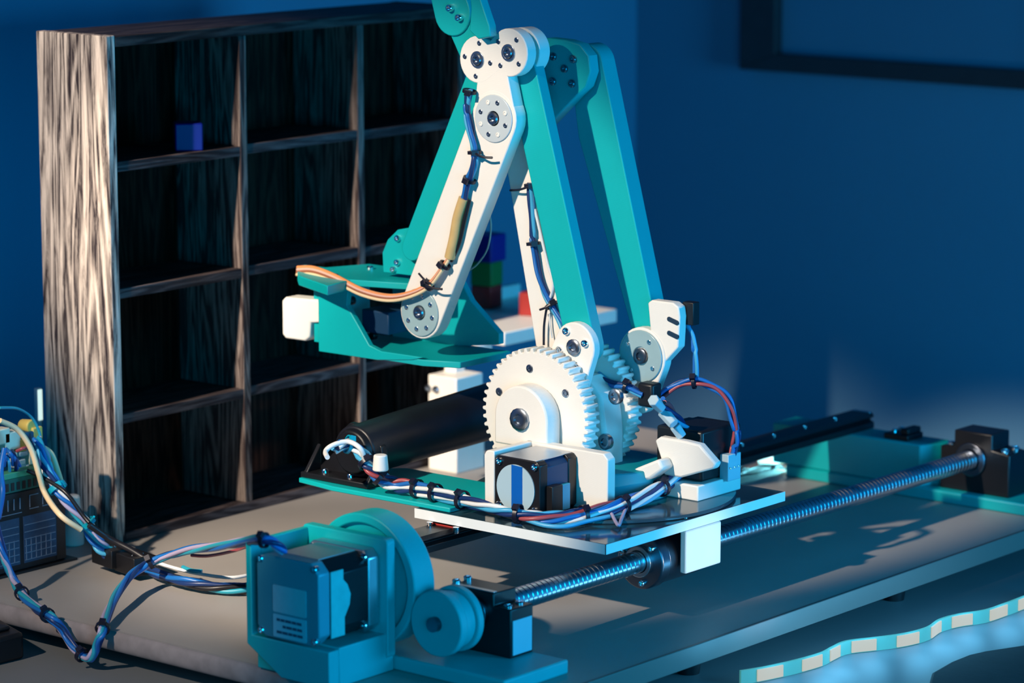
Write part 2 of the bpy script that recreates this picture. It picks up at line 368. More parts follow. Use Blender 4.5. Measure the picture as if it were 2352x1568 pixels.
st = MB().prism([(1512, MZc - 24), (1525, MZc - 24), (1525, MZc - 12), (1530, MZc - 4), (1531, MZc + 3), (1528, MZc + 10), (1524, MZc + 14), (1524, MZc + 21), (1512, MZc + 21)], 1, MYc - 28.2, MYc - 27.4).build('side_label', 'label_teal', sm)
lab(st, 'teal wavy paper label on the side')
l1 = MB().prism(rrect(MYc - 17, MYc + 13, MZc - 9.5, MZc + 9, 1.2), 0, 1499.4, 1500.2).build('sticker', 'label_grey', sm)
lab(l1, 'grey rectangular sticker')
l2 = MB().prism(rrect(MYc - 17, MYc + 13, MZc - 26.5, MZc - 11, .8), 0, 1499.4, 1500.2).build('sticker', 'label_cool', sm)
lab(l2, 'blue-grey sticker with three printed lines')
for k, (a, b) in enumerate(((-13, 9.5), (-13.5, 4), (-14, 9.5))):
    z = MZc - 14.5 - 4.2 * k; u = a
    while u < b - 1.5:
        w = random.uniform(3.2, 6.5); w = min(w, b - u)
        MB().box(1499.1, 1499.5, MYc + u, MYc + u + w, z - .9, z + .9).build('printed_line', 'label_print', l2); u += w + .7
for sy in (-1, 1):
    for sz in (-1, 1): screw(sm, (1501, MYc + sy * 24.5, MZc + sz * 24.5 - 0.0), NX, 2.6, 2.2, 'chrome'); screw(sm, (1550, MYc + sy * 23.5, MZc + sz * 23.5), NX, 2.8, 3, 'chrome')
MB().cyl((1559, MYc, MZc), (1593, MYc, MZc), 4).build('shaft', 'steel', sm)
# big drive wheel on the motor shaft and small wheel on the screw
def disc_wheel(rootname, label, c, r, x0, x1, rim, hub, mt):
    t = root(rootname, (x0, c[0], c[1] - r), label, 'pulley')
    MB().ring(c, 0, r - rim, r, x0, x1, 64).build('rim', mt, t, 1.2)
    MB().ring(c, 0, hub * .9, r - rim + .5, x0 + 3.5, x1 - 1, 64).build('web', mt, t, .5)
    MB().ring(c, 0, hub * .42, hub, x0 + 1, x1 - .5, 32).build('hub', mt, t, .8)
    return t
disc_wheel('drive_pulley', 'large teal drive wheel behind the silver stepper motor', (MYc - 3, MZc), 46.5, 1571, 1592, 7, 9, 'teal_plastic')
w2 = root('screw_pulley', (1574, SY, SZ - 22), 'small round teal wheel on the near end of the ball screw', 'pulley')
MB().ring((SY, SZ), 0, 4.4, 22.5, 1570, 1577, 48).build('front_flange', 'teal_plastic', w2, 1)
MB().ring((SY, SZ), 0, 4.4, 20.0, 1577, 1588, 48).build('groove', 'teal_plastic', w2, .4)
MB().ring((SY, SZ), 0, 4.4, 22.5, 1588, 1594, 48).build('rear_flange', 'teal_plastic', w2, 1)
# ball screw with its threads, supports and nut
bs = root('ball_screw', (1930, SY, 10), 'long polished ball screw running along the board between two black bearing blocks', 'screw')
mb = MB(); n = 24; pitch = 5.0; x = 1634.0; xe = 2256.0; R0, R1 = 8.0, 7.55; v = []; prof = []
while x < xe:
    for t, r in ((0, R0), (.04, R0), (.70, R0), (.74, R0), (.82, R1), (.92, R1)): prof.append((x + t * pitch, r))
    x += pitch
for X, r in prof:
    for i in range(n):
        a = 2 * math.pi * i / n; v.append((X - pitch * i / n * 0 , SY + r * math.cos(a), SZ + r * math.sin(a)))
f = [(a * n + i, a * n + (i + 1) % n, (a + 1) * n + (i + 1) % n, (a + 1) * n + i) for a in range(len(prof) - 1) for i in range(n)]
mb.add(v, f); mb.build('threaded_rod', 'rod_steel', bs, 0, 25)
MB().cyl((1566, SY, SZ), (1636, SY, SZ), 5).build('journal', 'dark_steel', bs)
# near block: plain
nb = root('bearing_block', (1636, SY, 10), 'black bearing block on the teal plate beside the small teal wheel', 'bearing block', 'black bearing blocks at the ends of the ball screw')
MB().prism([(SY - 30, 10), (SY + 30, 10), (SY + 30, 42), (SY + 24, 42), (SY + 24, 53), (SY - 15, 53), (SY - 15, 44), (SY - 30, 44)][::1], 0, 1612, 1636).build('housing', 'black_metal', nb, 1)
lab(MB().box(1613, 1617, SY - 14, SY + 23, 53, 53.6).build('top_edge', 'motor_silver', nb, .2), 'bright bevelled top edge')
for dy in (-23, 23):
    for xx in (1618, 1630): screw(nb, (xx, SY + dy, 43 if dy < 0 else 53), PZ, 3, 2.6, 'chrome')
MB().ring((SY, SZ), 0, 5, 11, 1608, 1612.5, 32).build('bearing_nut', 'dark_steel', nb, .6)
lab(MB().box(1614, 1634, SY - 30.6, SY - 29.8, 12, 36).build('lit_side_patch', 'label_cool', nb, .2), 'pale patch standing in for blue light on the side face')  # blue light on the black housing's side, put in as a pale patch
fb = root('bearing_block', (2255, SY, 10), 'black stepped bearing block with chrome bolts at the far right end of the ball screw', 'bearing block', 'black bearing blocks at the ends of the ball screw')
MB().prism([(SY - 36, 10), (SY + 30, 10), (SY + 30, 46), (SY + 17, 48), (SY + 17, 61), (SY - 19, 61), (SY - 19, 48), (SY - 36, 46)], 0, 2244, 2272).build('housing', 'black_metal', fb, 1.2)
MB().ring((SY, SZ), 0, 8.5, 14, 2241, 2244.5, 40).build('bearing_collar', 'dark_steel', fb, .8)
for dy in (-28, 23):
    for xx in (2250, 2266): screw(fb, (xx, SY + dy, 46), PZ, 3.6, 3.2, 'chrome')
rb = root('end_bracket', (2260, 1440, 0), 'teal printed bracket at the far end under the black rail', 'bracket')
slab('base_plate', 2234, 2310, 1296, 1545, 0, 10, 'teal_plastic', rb, 1.5)
MB().prism([(2236, 1560), (2236, 1411), (2260, 1398), (2271, 1404), (2271, 1560)], 2, 10, 45).build('rail_support', 'teal_plastic', rb, 1.2)
# ball nut
bn = root('ball_nut', (1822, SY, 18), 'dark steel flanged ball nut on the screw under the clear plate', 'nut')
MB().ring((SY, SZ), 0, 8.4, 20.6, 1794, 1804, 48).build('flange', 'dark_steel', bn, 1.2)
MB().ring((SY, SZ), 0, 8.4, 19.4, 1804, 1852, 48).build('barrel', 'dark_steel', bn, 1)
MB().ring((SY, SZ), 0, 8.3, 11.5, 1791, 1794.5, 40).build('wiper_ring', 'steel', bn, .5)
for a in (-100, -45, 10, 135, 190, 250): screw(bn, (1794, SY + 15.8 * math.sin(math.radians(a)) * -1, SZ + 15.8 * math.cos(math.radians(a)) * -1), NX, 2.6, 3, 'chrome')
# carriage: clear plate, white nut bracket, teal extension
PT = 68.0
cg = root('carriage', (1830, 1430, 25), 'clear acrylic carriage plate with bright edges riding on the ball screw', 'carriage')
PX0, PX1, PY0, PY1 = 1720.5, 1938, 1340, 1517
slab('plate', PX0 + .6, PX1 - .6, PY0 + .6, PY1 - .6, PT - 7, PT, 'acrylic', cg, .5)
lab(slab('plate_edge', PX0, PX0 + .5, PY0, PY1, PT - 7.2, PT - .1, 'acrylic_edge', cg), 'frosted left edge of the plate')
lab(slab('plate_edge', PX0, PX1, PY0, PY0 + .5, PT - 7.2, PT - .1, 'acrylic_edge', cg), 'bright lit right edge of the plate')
mb = MB(); mb.prism([(1813, SZ - 9), (1856, SZ - 9), (1856, PT - 7.4), (1813, PT - 7.4)], 1, 1339, 1344.6)
mb.build('nut_bracket', 'white_plastic', cg, 1.2)
slab('nut_bracket', 1813, 1856, 1387.4, 1393, SZ - 9, PT - 7.4, 'white_plastic', cg, 1)
for xx in (1822, 1843): screw(cg, (xx, 1347, PT), PZ, 2.4, 2, 'chrome')
mb = MB(); mb.prism([(1724, 1486), (1722, 1600), (1728, 1640), (1768, 1640), (1806, 1600), (1806, 1486)], 2, PT - 5.0 + 5.2, PT + 4.0)
ext = mb.build('extension_plate', 'teal_plastic', cg, .8); lab(ext, 'teal plate reaching out towards the shelf')
for q in ((940, 1142), (1078, 1135)): pz = px(2, PT + 4, *q)
for yy in (1500, 1475): screw(cg, (1718, yy, PT - 9), -PZ, 2.4, 3, 'chrome')
slab('slider', 1728, 1800, 1476, 1510, 58.2, PT - 7.2, 'black_metal', cg, .8)
slab('slider_pad', 1722, 1728, 1480, 1506, 56, PT - 9, 'cube_red', cg, .5)
# linear rail
RYc = 1492
lr = root('linear_rail', (1930, RYc, 44), 'black slotted linear rail parallel to the ball screw, resting on teal supports', 'rail')
mb = MB(); mb.prism([(RYc - 12, 45), (RYc + 12, 45), (RYc + 12, 50), (RYc + 8, 52), (RYc + 12, 55), (RYc + 10, 58), (RYc - 10, 58), (RYc - 12, 55), (RYc - 8, 52), (RYc - 12, 50)], 0, 1600, 2272)
mb.build('rail_bar', 'black_metal', lr, .3)
lab(slab('end_plate', 2268.5, 2273, RYc - 9, RYc + 9, 53, 58.6, 'steel', lr, .4), 'bright steel end plate')
for x in range(1960, 2270, 45): screw(lr, (x, RYc, 58), PZ, 2.0, .8, 'chrome')
# clip on the bracket
ck = root('rail_clip', (2255, 1440, 45), 'small black clip with steel screws on top of the teal end bracket', 'clip')
p = px(2, 45, 2075, 1005)
slab('clip_body', p.x - 12, p.x + 12, p.y - 12, p.y + 12, 45, 50, 'black_plastic', ck, 1)
slab('clip_lever', p.x - 10, p.x + 10, p.y - 11, p.y - 3, 50, 55, 'black_plastic', ck, 1)
for d in (-5, 5): screw(ck, (p.x + d, p.y + 5, 50), PZ, 2.6, 3, 'chrome')

# ================================================================== robot arm
ra = root('robot_arm', (1840, 1445, PT), 'white and teal printed robot arm with geared base standing on the clear plate', 'robot arm')
MB().cyl((1845, 1440, PT + .3), (1845, 1440, PT + 3), 99, n=96).build('turntable', 'smoked_acrylic', ra, .5)
BZ = PT + 3
sh = px(0, 1806, 1228, 955); SH = (sh.y, sh.z)
# base bracket: side wall and back wall
bk = MB()
L_ = yz(1745, (1113, 1032))[0]; Rr = yz(1790, (1400, 1034))[0]
yl = L_[0]; zt = L_[1]; yr = Rr[0]
bk.prism([(yl, BZ), (yl, zt - 4)] + arc((yl - 4, zt - 4), 4, 0, 90, 4) + [(yl - 9, zt), (yl - 9, BZ)], 0, 1745, 1792)
bk.prism([(yl, BZ), (yl, zt), (yr + 4, zt), (yr, zt - 4), (yr, BZ)], 0, 1788, 1797)
bb_ = bk.build('base_bracket', 'white_plastic', ra, 1.0)
up = MB(); up.prism(hull((SH[0], SH[1], 25)) and [(SH[0] + 25 * math.cos(math.radians(a)), SH[1] + 25 * math.sin(math.radians(a))) for a in range(0, 181, 10)] + [(SH[0] - 25, zt - 6), (SH[0] + 25, zt - 6)], 0, 1789.5, 1805.5)
upo = up.build('shaft_support', 'white_plastic', ra, 1.5)
screw(upo, (1789.5, SH[0], SH[1]), NX, 8.6, 3.0, 'screw_steel', 'pivot_bolt')
# towers and the rest of the base
tw = MB(); ty0 = SH[0] - 44
tw.prism([(SH[0] + 34, BZ), (SH[0] + 34, SH[1] + 10), (SH[0] + 20, SH[1] + 28), (SH[0] - 26, SH[1] + 28), (SH[0] - 42, SH[1] + 16), (SH[0] - 46, SH[1] - 10), (SH[0] - 46, BZ)], 0, 1831, 1855)
two = tw.build('swivel_tower', 'white_plastic', ra, 3)
for a, b in ((1415, 910), (1392, 1014)): q = px(0, 1831, a, b); screw(two, q, NX, 6, 2.5, 'screw_steel')
MB().cyl((1845, 1440, BZ), (1845, 1440, BZ + 22), 52, 46, n=64).build('swivel_base', 'teal_dark_plastic', ra, 1)
def gear(c, r, x0, x1, n, depth, phase=0):
    o = []
    for i in range(n):
        a = 2 * math.pi * (i + phase) / n
        for t, rr in ((-.30, r - depth), (-.20, r - depth * .2), (-.1, r), (.1, r), (.20, r - depth * .2), (.30, r - depth)):
            b = a + t * 2 * math.pi / n; o.append((c[0] + rr * math.cos(b), c[1] + rr * math.sin(b)))
    return MB().prism(o, 0, x0, x1)
g1 = gear(SH, 50.5, 1806, 1820, 50, 3.2).build('big_gear', 'white_plastic', ra, .5, seg=1)
for q in ((1217, 846), (1147, 899), (1299, 903)): screw(g1, px(0, 1806, *q), NX, 3.1, .8, 'screw_steel')
g2 = gear(SH, 50.5, 1857, 1871, 50, 3.2, .4).build('big_gear', 'white_plastic', ra, .5, seg=1)
# second lever gear sector, lever
LJ = px(0, 1822, 1320, 797); LJ = (LJ.y, LJ.z)
lv = MB().prism(hull((LJ[0], LJ[1], 18.5), (SH[0] + (LJ[0] - SH[0]) * .2, SH[1] + 5, 22)), 0, 1821.5, 1829).build('drive_lever', 'white_plastic', ra, 1)
screw(lv, (1821.5, LJ[0], LJ[1]), NX, 6.2, 2.6, 'screw_steel', 'pivot_bolt')
for a in (1302, 760), (1345, 788), (1286, 803), (1327, 843): screw(lv, px(0, 1821.5, *a), NX, 2.9, 2.6, 'chrome')
# forearm
el = px(0, 1816, 1135, 272); EL = (el.y, el.z)
wr = px(0, 1816, 966, 717); WR = (wr.y, wr.z)
d2 = px(0, 1816, 1168, 121); D2 = (d2.y, d2.z)
d1 = px(0, 1816, 1097, 137); D1 = (d1.y, d1.z)
fo = MB().prism(hull((*EL, 21), (*WR, 20.5)), 0, 1816, 1828)
MD = ((D1[0] + D2[0]) / 2, (D1[1] + D2[1]) / 2 - 1); nk = px(0, 1816, 1130, 172)
fo.prism(hull((*EL, 20.3), (nk.y, nk.z, 13.5), (MD[0] - 1, MD[1], 9)), 0, 1816.1, 1827.9)
fo.prism(hull((*D1, 17.5), (*MD, 11)), 0, 1816.05, 1822)
fo.prism(hull((*MD, 11), (*D2, 17.8)), 0, 1816.15, 1826.8)
foo = fo.build('forearm', 'white_plastic', ra, .8)
def ringbolts(parent, c, x, r, n, ph, sr, mt):
    for k in range(n):
        a = math.radians(ph + 360 * k / n); screw(parent, (x, c[0] + r * math.cos(a), c[1] + r * math.sin(a)), NX, sr, .7, mt)
for c, mt in ((D1, 'chrome'), (D2, 'chrome')):
    MB().ring(c, 0, 4.6, 6.4, 1815.2, 1816.2, 28).build('bearing_ring', 'steel', foo, .2)
    screw(foo, (1816, c[0], c[1]), NX, 4.4, 2.2, 'screw_steel', 'pivot_bolt')
ringbolts(foo, D1, 1816.1, 12.4, 4, 8, 1.9, 'screw_steel'); ringbolts(foo, D2, 1816.1, 12.4, 4, 38, 1.9, 'screw_steel')
ec = MB().ring(EL, 0, 5.5, 17.8, 1814.8, 1816.2, 48).build('bearing_cover', 'frosted_disc', ra, .5); lab(ec, 'pale grey disc at the elbow')
screw(ec, (1816, *EL), NX, 5.0, 3, 'screw_steel', 'pivot_bolt'); ringbolts(ec, EL, 1814.8, 12.6, 4, 20, 1.8, 'screw_steel'); ringbolts(ec, EL, 1814.8, 12.6, 4, 68, 1.8, 'white_plastic')
wc = MB().ring(WR, 0, 5.5, 18.4, 1814.6, 1816.2, 48).build('bearing_cover', 'clear_cap', ra, .5); lab(wc, 'translucent grey disc at the wrist')
screw(wc, (1815.5, *WR), NX, 5.2, 3.2, 'screw_steel', 'pivot_bolt'); ringbolts(wc, WR, 1814.6, 13.2, 8, 12, 1.9, 'chrome')
# front teal link between lever and forearm
T1 = px(0, 1829, 1187, 118); B1 = px(0, 1829, 1332, 797)
MB().prism(hull((T1.y, T1.z, 13.6), (LJ[0], LJ[1], 13.6)), 0, 1829.3, 1840).build('drive_link', 'teal_plastic', ra, .8)
# main arm
mn = MB().prism(hull((*EL, 17), (*SH, 17.5)), 0, 1841, 1855).build('main_arm', 'white_plastic', ra, .8)
MB().cyl((1806, *SH), (1871, *SH), 8).build('shoulder_shaft', 'steel', ra)
MB().cyl((1816, *EL), (1882, *EL), 7).build('elbow_shaft', 'white_plastic', ra)
MB().ring(D2, 0, 6, 17.6, 1830.5, 1843, 40).build('pivot_boss', 'white_plastic', ra, .8)
MB().cyl((1820, *D2), (1846, *D2), 6.2).build('pivot_pin', 'dark_steel', ra)
MB().cyl((1822, *D1), (1834, *D1), 7).build('rod_pin', 'white_plastic', ra)
# top teal head plate and rod
hd = px(0, 1832, 1050, 28); HD = (hd.y, hd.z); D1r = px(0, 1832, 1108, 131); D1r = (D1r.y, D1r.z)
q2 = yz(1832, (1072, 215), (1100, 60), (1150, 80), (1140, 20))
hb = MB().prism(hull((*HD, 17.5), (HD[0] + 9, HD[1] + 22, 15)), 0, 1826, 1832)
hb.prism(hull((HD[0] - 4, HD[1] - 4, 13), (D1r[0], D1r[1], 16.5)), 0, 1828, 1834)
hbo = hb.build('head_plate', 'teal_plastic', ra, .8)
for q in ((1037, 18), (1058, 40)): screw(hbo, px(0, 1826, *q), NX, 3.0, 4.0, 'chrome')
hr = MB().prism(yz(1806, (1075, -60), (1098, -40), (1104, 0), (1114, 30), (1124, 60), (1126, 84), (1098, 90), (1078, 70), (1082, 20)), 0, 1806, 1814).build('head_rib', 'teal_plastic', ra, .8)  # rib moved forward and reaching up, shaped to shade the elbow triangle
tr_ = px(0, 1832, 938, 577); TW = (tr_.y, tr_.z)
rdo = MB().prism(hull((*D1r, 9.5), (TW[0] - 1, TW[1] + 2, 9.5)), 0, 1834.2, 1840).build('leveling_rod', 'teal_plastic', ra, .6)
# triangle plate, rear link, fixed joint
TX = 1872
tri = MB().prism(yz(TX, (1236, 92), (1258, 87), (1300, 92), (1332, 102), (1352, 128), (1356, 165), (1345, 200), (1322, 222), (1250, 298), (1200, 330), (1150, 318), (1128, 262), (1160, 160)), 0, TX, TX + 11).build('elbow_triangle', 'teal_plastic', ra, 1)
for q in ((1272, 130), (1318, 136), (1298, 158), (1271, 187), (1315, 192)): screw(tri, px(0, TX, *q), NX, 3.0, 2.4, 'screw_steel')
RT1 = px(0, 1884, 1346, 148); FX = px(0, 1872, 1470, 818); FXt = (FX.y, FX.z)
rt2 = px(0, 1884, 1490, 800)
MB().prism(hull((RT1.y, RT1.z, 15.5), (RT1.y - .06 * (RT1.y - rt2.y), RT1.z - .25 * (RT1.z - rt2.z), 11), (rt2.y, rt2.z, 11)), 0, 1884, 1900).build('rear_link', 'teal_plastic', ra, .8)
fxm = MB().prism(hull((*FXt, 21.5), (FXt[0] + 2, FXt[1] - 34, 10)), 0, 1874, 1883)
wp = yz(1883, (1503, 692), (1512, 686), (1560, 692), (1573, 702), (1576, 725), (1572, 795), (1540, 830), (1495, 885), (1480, 930), (1462, 935), (1458, 880), (1500, 840), (1510, 770))
fxm.prism(wp, 0, 1875, 1884)
fxo = fxm.build('fixed_support', 'white_plastic', ra, 1)
cvo = MB().ring(FXt, 0, 7, 19.5, 1872.4, 1874.2, 48).build('bearing_cover', 'clear_cap', ra, .4); lab(cvo, 'translucent disc at the rear link foot')
screw(cvo, (1873, *FXt), NX, 6, 2, 'dark_steel', 'pivot_bolt'); ringbolts(cvo, FXt, 1872.4, 14, 4, 35, 1.8, 'chrome')
for q in ((1545, 735), (1545, 767)):
    c = px(0, 1875, *q); MB().prism(hull((c.y + 3, c.z + .5, 1.8), (c.y - 4, c.z - 1.5, 1.8)), 0, 1874.4, 1875.4).build('slot', 'dark_steel', fxo)
c = px(0, 1884, 1582, 722); slab('limit_switch', 1884, 1892, c.y - 4, c.y + 6, c.z - 8, c.z + 9, 'black_plastic', ra, .6)
# base motor with round label
mo = root('base_motor', (1766, 1438, BZ), 'black stepper motor with a round blue striped label in the white base bracket', 'motor')
MY0, MY1 = yl - 9.6 - 42, yl - 9.6; MZ0, MZ1 = BZ + .2, zt - 2.5; MC = ((MY0 + MY1) / 2, (MZ0 + MZ1) / 2)
hz = (MZ1 - MZ0) / 2
def chr_(h, k): return [(MC[0] + u, MC[1] + v * hz / 21) for u, v in ((h, h - k), (h - k, h), (k - h, h), (-h, h - k), (-h, k - h), (k - h, -h), (h - k, -h), (h, k - h))]
MB().prism(chr_(21, 3), 0, 1745, 1754).build('rear_cap', 'black_metal', mo, .6)
MB().prism(chr_(20.4, 5), 0, 1754, 1778).build('stator', 'stator_blue', mo, .4)
MB().prism(chr_(21, 3), 0, 1778, 1787.5).build('front_cap', 'black_metal', mo, .6)
lab(MB().box(1746, 1787, MC[0] - 17, MC[0] + 17, MZ1 - .4, MZ1 + .3).build('top_plate', 'motor_silver', mo, .1), 'bright steel top face')
dl = MB().cyl((1744.2, MC[0] + 1, MC[1] - 2), (1745.2, MC[0] + 1, MC[1] - 2), 17.6, n=48).build('round_label', 'label_cool', mo); lab(dl, 'round pale label')
h_ = 15.5
MB().prism([(MC[0] + 4.5, MC[1] - 2 - 17.2), (MC[0] + 4.5, MC[1] - 2 + 17.2), (MC[0] - 5.5, MC[1] - 2 + 16.6), (MC[0] - 5.5, MC[1] - 2 - 16.6)], 0, 1743.9, 1744.3).build('label_stripe', 'label_blue', dl)
for u in (-1, 1):
    for v in (-1, 1): screw(mo, (1745.3, MC[0] + u * 16.5, MC[1] + v * (hz - 4)), NX, 2.7, 2.4, 'chrome')
slab('connector', 1752, 1764, MY0 - 6, MY0, BZ + 2, BZ + 22, 'black_plastic', mo, .5)
lab(slab('connector', 1766, 1775, MY0 - 4, MY0, BZ + 2, BZ + 21, 'wire_teal', mo, .5), 'pale connector')
# second base motor at the right
m2 = root('side_motor', (1890, 1385, BZ), 'black stepper motor at the right of the arm base behind a white bracket', 'motor')
slab('motor_body', 1868, 1908, 1366, 1408, BZ + 12, BZ + 50, 'black_metal', m2, 2)
slab('rear_cap', 1908, 1918, 1367, 1407, BZ + 13, BZ + 49, 'black_plastic', m2, 1.5)
lab(slab('connector', 1890, 1906, 1358, 1366, BZ + 10, BZ + 30, 'label_cool', m2, .6), 'grey connector')
for k in range(3): screw(m2, (1892 + 5 * k, 1358, BZ + 20), NY, 1.0, 1.4, 'chrome', 'pin', False)
MB().prism(yz(1848, (1500, 1012), (1512, 1004), (1570, 1014), (1602, 1022), (1640, 1066), (1634, 1078), (1560, 1098), (1520, 1092), (1516, 1062)), 0, 1850, 1858).build('side_bracket', 'white_plastic', ra, 1.5)
MB().prism(yz(1840, (1400, 1108), (1470, 1072), (1520, 1052), (1530, 1076), (1500, 1098), (1410, 1132)), 0, 1836, 1850).build('foot_rib', 'white_plastic', ra, 2)
slab('side_bracket', 1858, 1912, 1362, 1410, BZ, BZ + 11.6, 'white_plastic', ra, 1)

# ================================================================== gripper (part of the arm's wrist)
gp = root('gripper', (1840, 1620, 150), 'teal printed gripper bracket hanging at the wrist of the robot arm', 'gripper')
GX = 1816
front = yz(GX, (734, 664), (742, 655), (790, 658), (803, 668), (800, 700), (826, 745), (852, 792), (880, 806), (975, 820), (950, 826), (870, 826), (736, 806))
MB().prism(front, 0, GX - 2, GX + 3).build('front_cheek', 'teal_plastic', gp, .6)
a = yz(GX, (735, 806), (960, 826))
zb = yz(GX, (880, 823))[0][1] - 1
MB().prism([(GX - 1.2, a[0][0] - 1), (GX - 1.2, a[1][0] - 6), (GX + 10, a[1][0] - 34), (1886, a[1][0] - 34), (1886, a[0][0] - 45), (1874, a[0][0])], 2, zb, zb + 5).build('bottom_plate', 'teal_plastic', gp, .6)
tpl = yz(GX, (735, 655)); zt2 = tpl[0][1] + 3
MB().prism([(GX - 2, 1738 - 38), (1832, 1738 - 8), (1838, 1738 + 6), (1848, 1738 + 6), (1848, 1738 - 16), (1884, 1738 - 30), (1884, 1610), (GX + 16, 1610), (GX - 2, 1668)], 2, zt2, zt2 + 5).build('top_plate', 'teal_plastic', gp, .6)
bpl = yz(1880, (905, 640), (1060, 640), (1085, 690), (1150, 765), (1150, 790), (905, 800))
MB().prism(bpl, 0, 1878, 1884).build('rear_cheek', 'teal_plastic', gp, .6)
slab('end_wall', GX + 3, 1878, 1702, 1708, zb + 5, zt2, 'teal_plastic', gp, .5)
fl = yz(1842, (882, 625), (880, 580), (892, 550), (915, 527), (945, 522), (975, 530), (1000, 560), (1010, 640))
flo = MB().prism(fl, 0, 1841, 1847).build('joint_flange', 'teal_plastic', gp, .6)
MB().ring(TW, 0, 5, 7.2, 1840, 1841.4, 28).build('bearing_ring', 'steel', flo, .2)
screw(flo, (1841, *TW), NX, 4.8, 2.6, 'screw_steel', 'pivot_bolt')
for q in ((915, 547), (957, 551), (914, 602), (905, 618)): screw(flo, px(0, 1841, *q), NX, 2.6, 2.6, 'chrome')
for q in ((850, 618), (770, 636)):
    c = px(2, zt2 + 5, *q); screw(gp, c, PZ, 2.8, 2.4, 'chrome')
sv = px(0, 1850, 885, 735)
lab(slab('servo', 1838, 1876, sv.y - 14, sv.y + 14, sv.z - 9, sv.z + 9, 'stator_blue', gp, 1), 'dark blue servo body')
for q in ((808, 690), (858, 770), (862, 728)):
    c = px(0, 1850, *q); screw(gp, c, NX, 3.4, 3, 'black_metal')
fi = yz(GX, (647, 690), (655, 682), (724, 688), (734, 690), (734, 741), (712, 741), (710, 775), (700, 783), (656, 777), (648, 768))
fg = MB().prism(fi, 0, GX, GX + 16).build('finger', 'white_plastic', gp, 1.5, seg=3); lab(fg, 'white square finger pad')
MB().cyl((1828, *WR), (1842, *WR), 6).build('wrist_pin', 'teal_plastic', gp)
MB().prism([(p_[0], p_[1]) for p_ in xy(zt2 + 5, (683, 622), (686, 632), (752, 655), (812, 640), (800, 622), (740, 612))], 2, zt2 - 3, zt2 + 4.6).build('lead_clip', 'teal_plastic', gp, .6)

# ================================================================== cables
def pth(*pts): return smoothpath([px(a, v, x, y) for x, y, a, v in pts], 7)
def bundle(rt, path, cols, r, spread, twist=1.5, name='wire'):
    L = len(path)
    for k, c in enumerate(cols):
        ph = 2 * math.pi * k / len(cols); q = []
        for i, p in enumerate(path):
            d = (path[min(i + 1, L - 1)] - path[max(i - 1, 0)]).normalized()
            u = d.cross(Vector((0, 0, 1))); u = u.normalized() if u.length > .1 else Vector((0, 1, 0)); w = u.cross(d)
            t = ph + twist * 2 * math.pi * i / L; s = spread * (.75 + .35 * math.sin(3.1 * i / 7 + k * 1.7))
            q.append(p + u * s * math.cos(t) + w * s * math.sin(t))
        MB().tube(q, r, 8).build(name, c, rt, 0, 60)
def tie(rt, path, i, r, mt='tie_black', tail=None, w=2.4):
    i = max(1, min(len(path) - 2, i)); p = path[i]; d = (path[i + 1] - path[i - 1]).normalized()
    u = d.orthogonal().normalized(); v2 = d.cross(u); n = 16; m = MB(); v = []
    for a, rr in ((-w / 2, r), (-w / 2, r + 1.1), (w / 2, r + 1.1), (w / 2, r)):
        for k in range(n):
            t = 2 * math.pi * k / n; v.append(p + d * a + u * rr * math.cos(t) + v2 * rr * math.sin(t))
    f = [(a * n + k, ((a + 1) % 4) * n + k, ((a + 1) % 4) * n + (k + 1) % n, a * n + (k + 1) % n) for a in range(4) for k in range(n)]
    m.add(v, f)
    h = Vector((-.55, -.45, .7)); h = (h - d * h.dot(d)).normalized(); c = p + h * (r + 1.6); s2 = d.cross(h)
    m.add([c + d * a * 2.0 + h * b * 1.6 + s2 * e * 2.2 for a in (-1, 1) for b in (-1, 1) for e in (-1, 1)], [(0, 1, 3, 2), (4, 6, 7, 5), (0, 4, 5, 1), (2, 3, 7, 6), (0, 2, 6, 4), (1, 5, 7, 3)])
    if tail is not None: m.tube(smoothpath([c, (c + tail) / 2 + Vector((-1.5, 0, -1)), tail], 4), .9, 6)
    return m.build('cable_tie', mt, rt, 0, 40)
def near(path, ax, x, y):
    best, bi = 1e18, 0
    for i, p in enumerate(path):
        v = p - CAM; zz = v.dot(FW); X = PCX + F * v.dot(RT) / zz; Y = PCY - F * v.dot(UP) / zz
        e = (X - x) ** 2 + (Y - y) ** 2
        if e < best: best, bi = e, i
    return bi
# forearm cable with sleeve and servo ribbon
fc = pth((1079, 206, 0, 1812), (1073, 250, 0, 1812), (1080, 300, 0, 1812), (1090, 350, 0, 1812), (1084, 395, 0, 1812), (1074, 425, 0, 1812), (1064, 462, 0, 1812))
c1 = root('forearm_cable', fc[0], 'dark blue cable tied along the white forearm, ending in a tan sleeve', 'cable')
bundle(c1, fc, ['wire_blue', 'wire_navy', 'wire_sky'], 1.7, 2.0, .4)
c2 = pth((1066, 455, 0, 1812), (1052, 500, 0, 1812), (1044, 545, 0, 1812), (1033, 592, 0, 1812))
lab(MB().tube(c2, 4.2, 12).build('sleeve', 'heat_shrink', c1, 0, 60), 'tan heat-shrink sleeve')
MB().tube(pth((1078, 460, 0, 1813), (1066, 510, 0, 1813), (1054, 560, 0, 1813), (1036, 600, 0, 1813)), 1.5).build('wire', 'wire_black', c1, 0, 60)
MB().tube(pth((1057, 455, 0, 1813), (1040, 510, 0, 1813), (1035, 550, 0, 1813), (1030, 596, 0, 1813)), .9).build('wire', 'wire_brown', c1, 0, 60)
tie(c1, fc, 1, 4.2); tie(c1, fc, near(fc, 0, 1090, 347), 4.2, tail=px(0, 1808, 1131, 362)); tie(c1, fc, near(fc, 0, 1072, 409), 4.2)
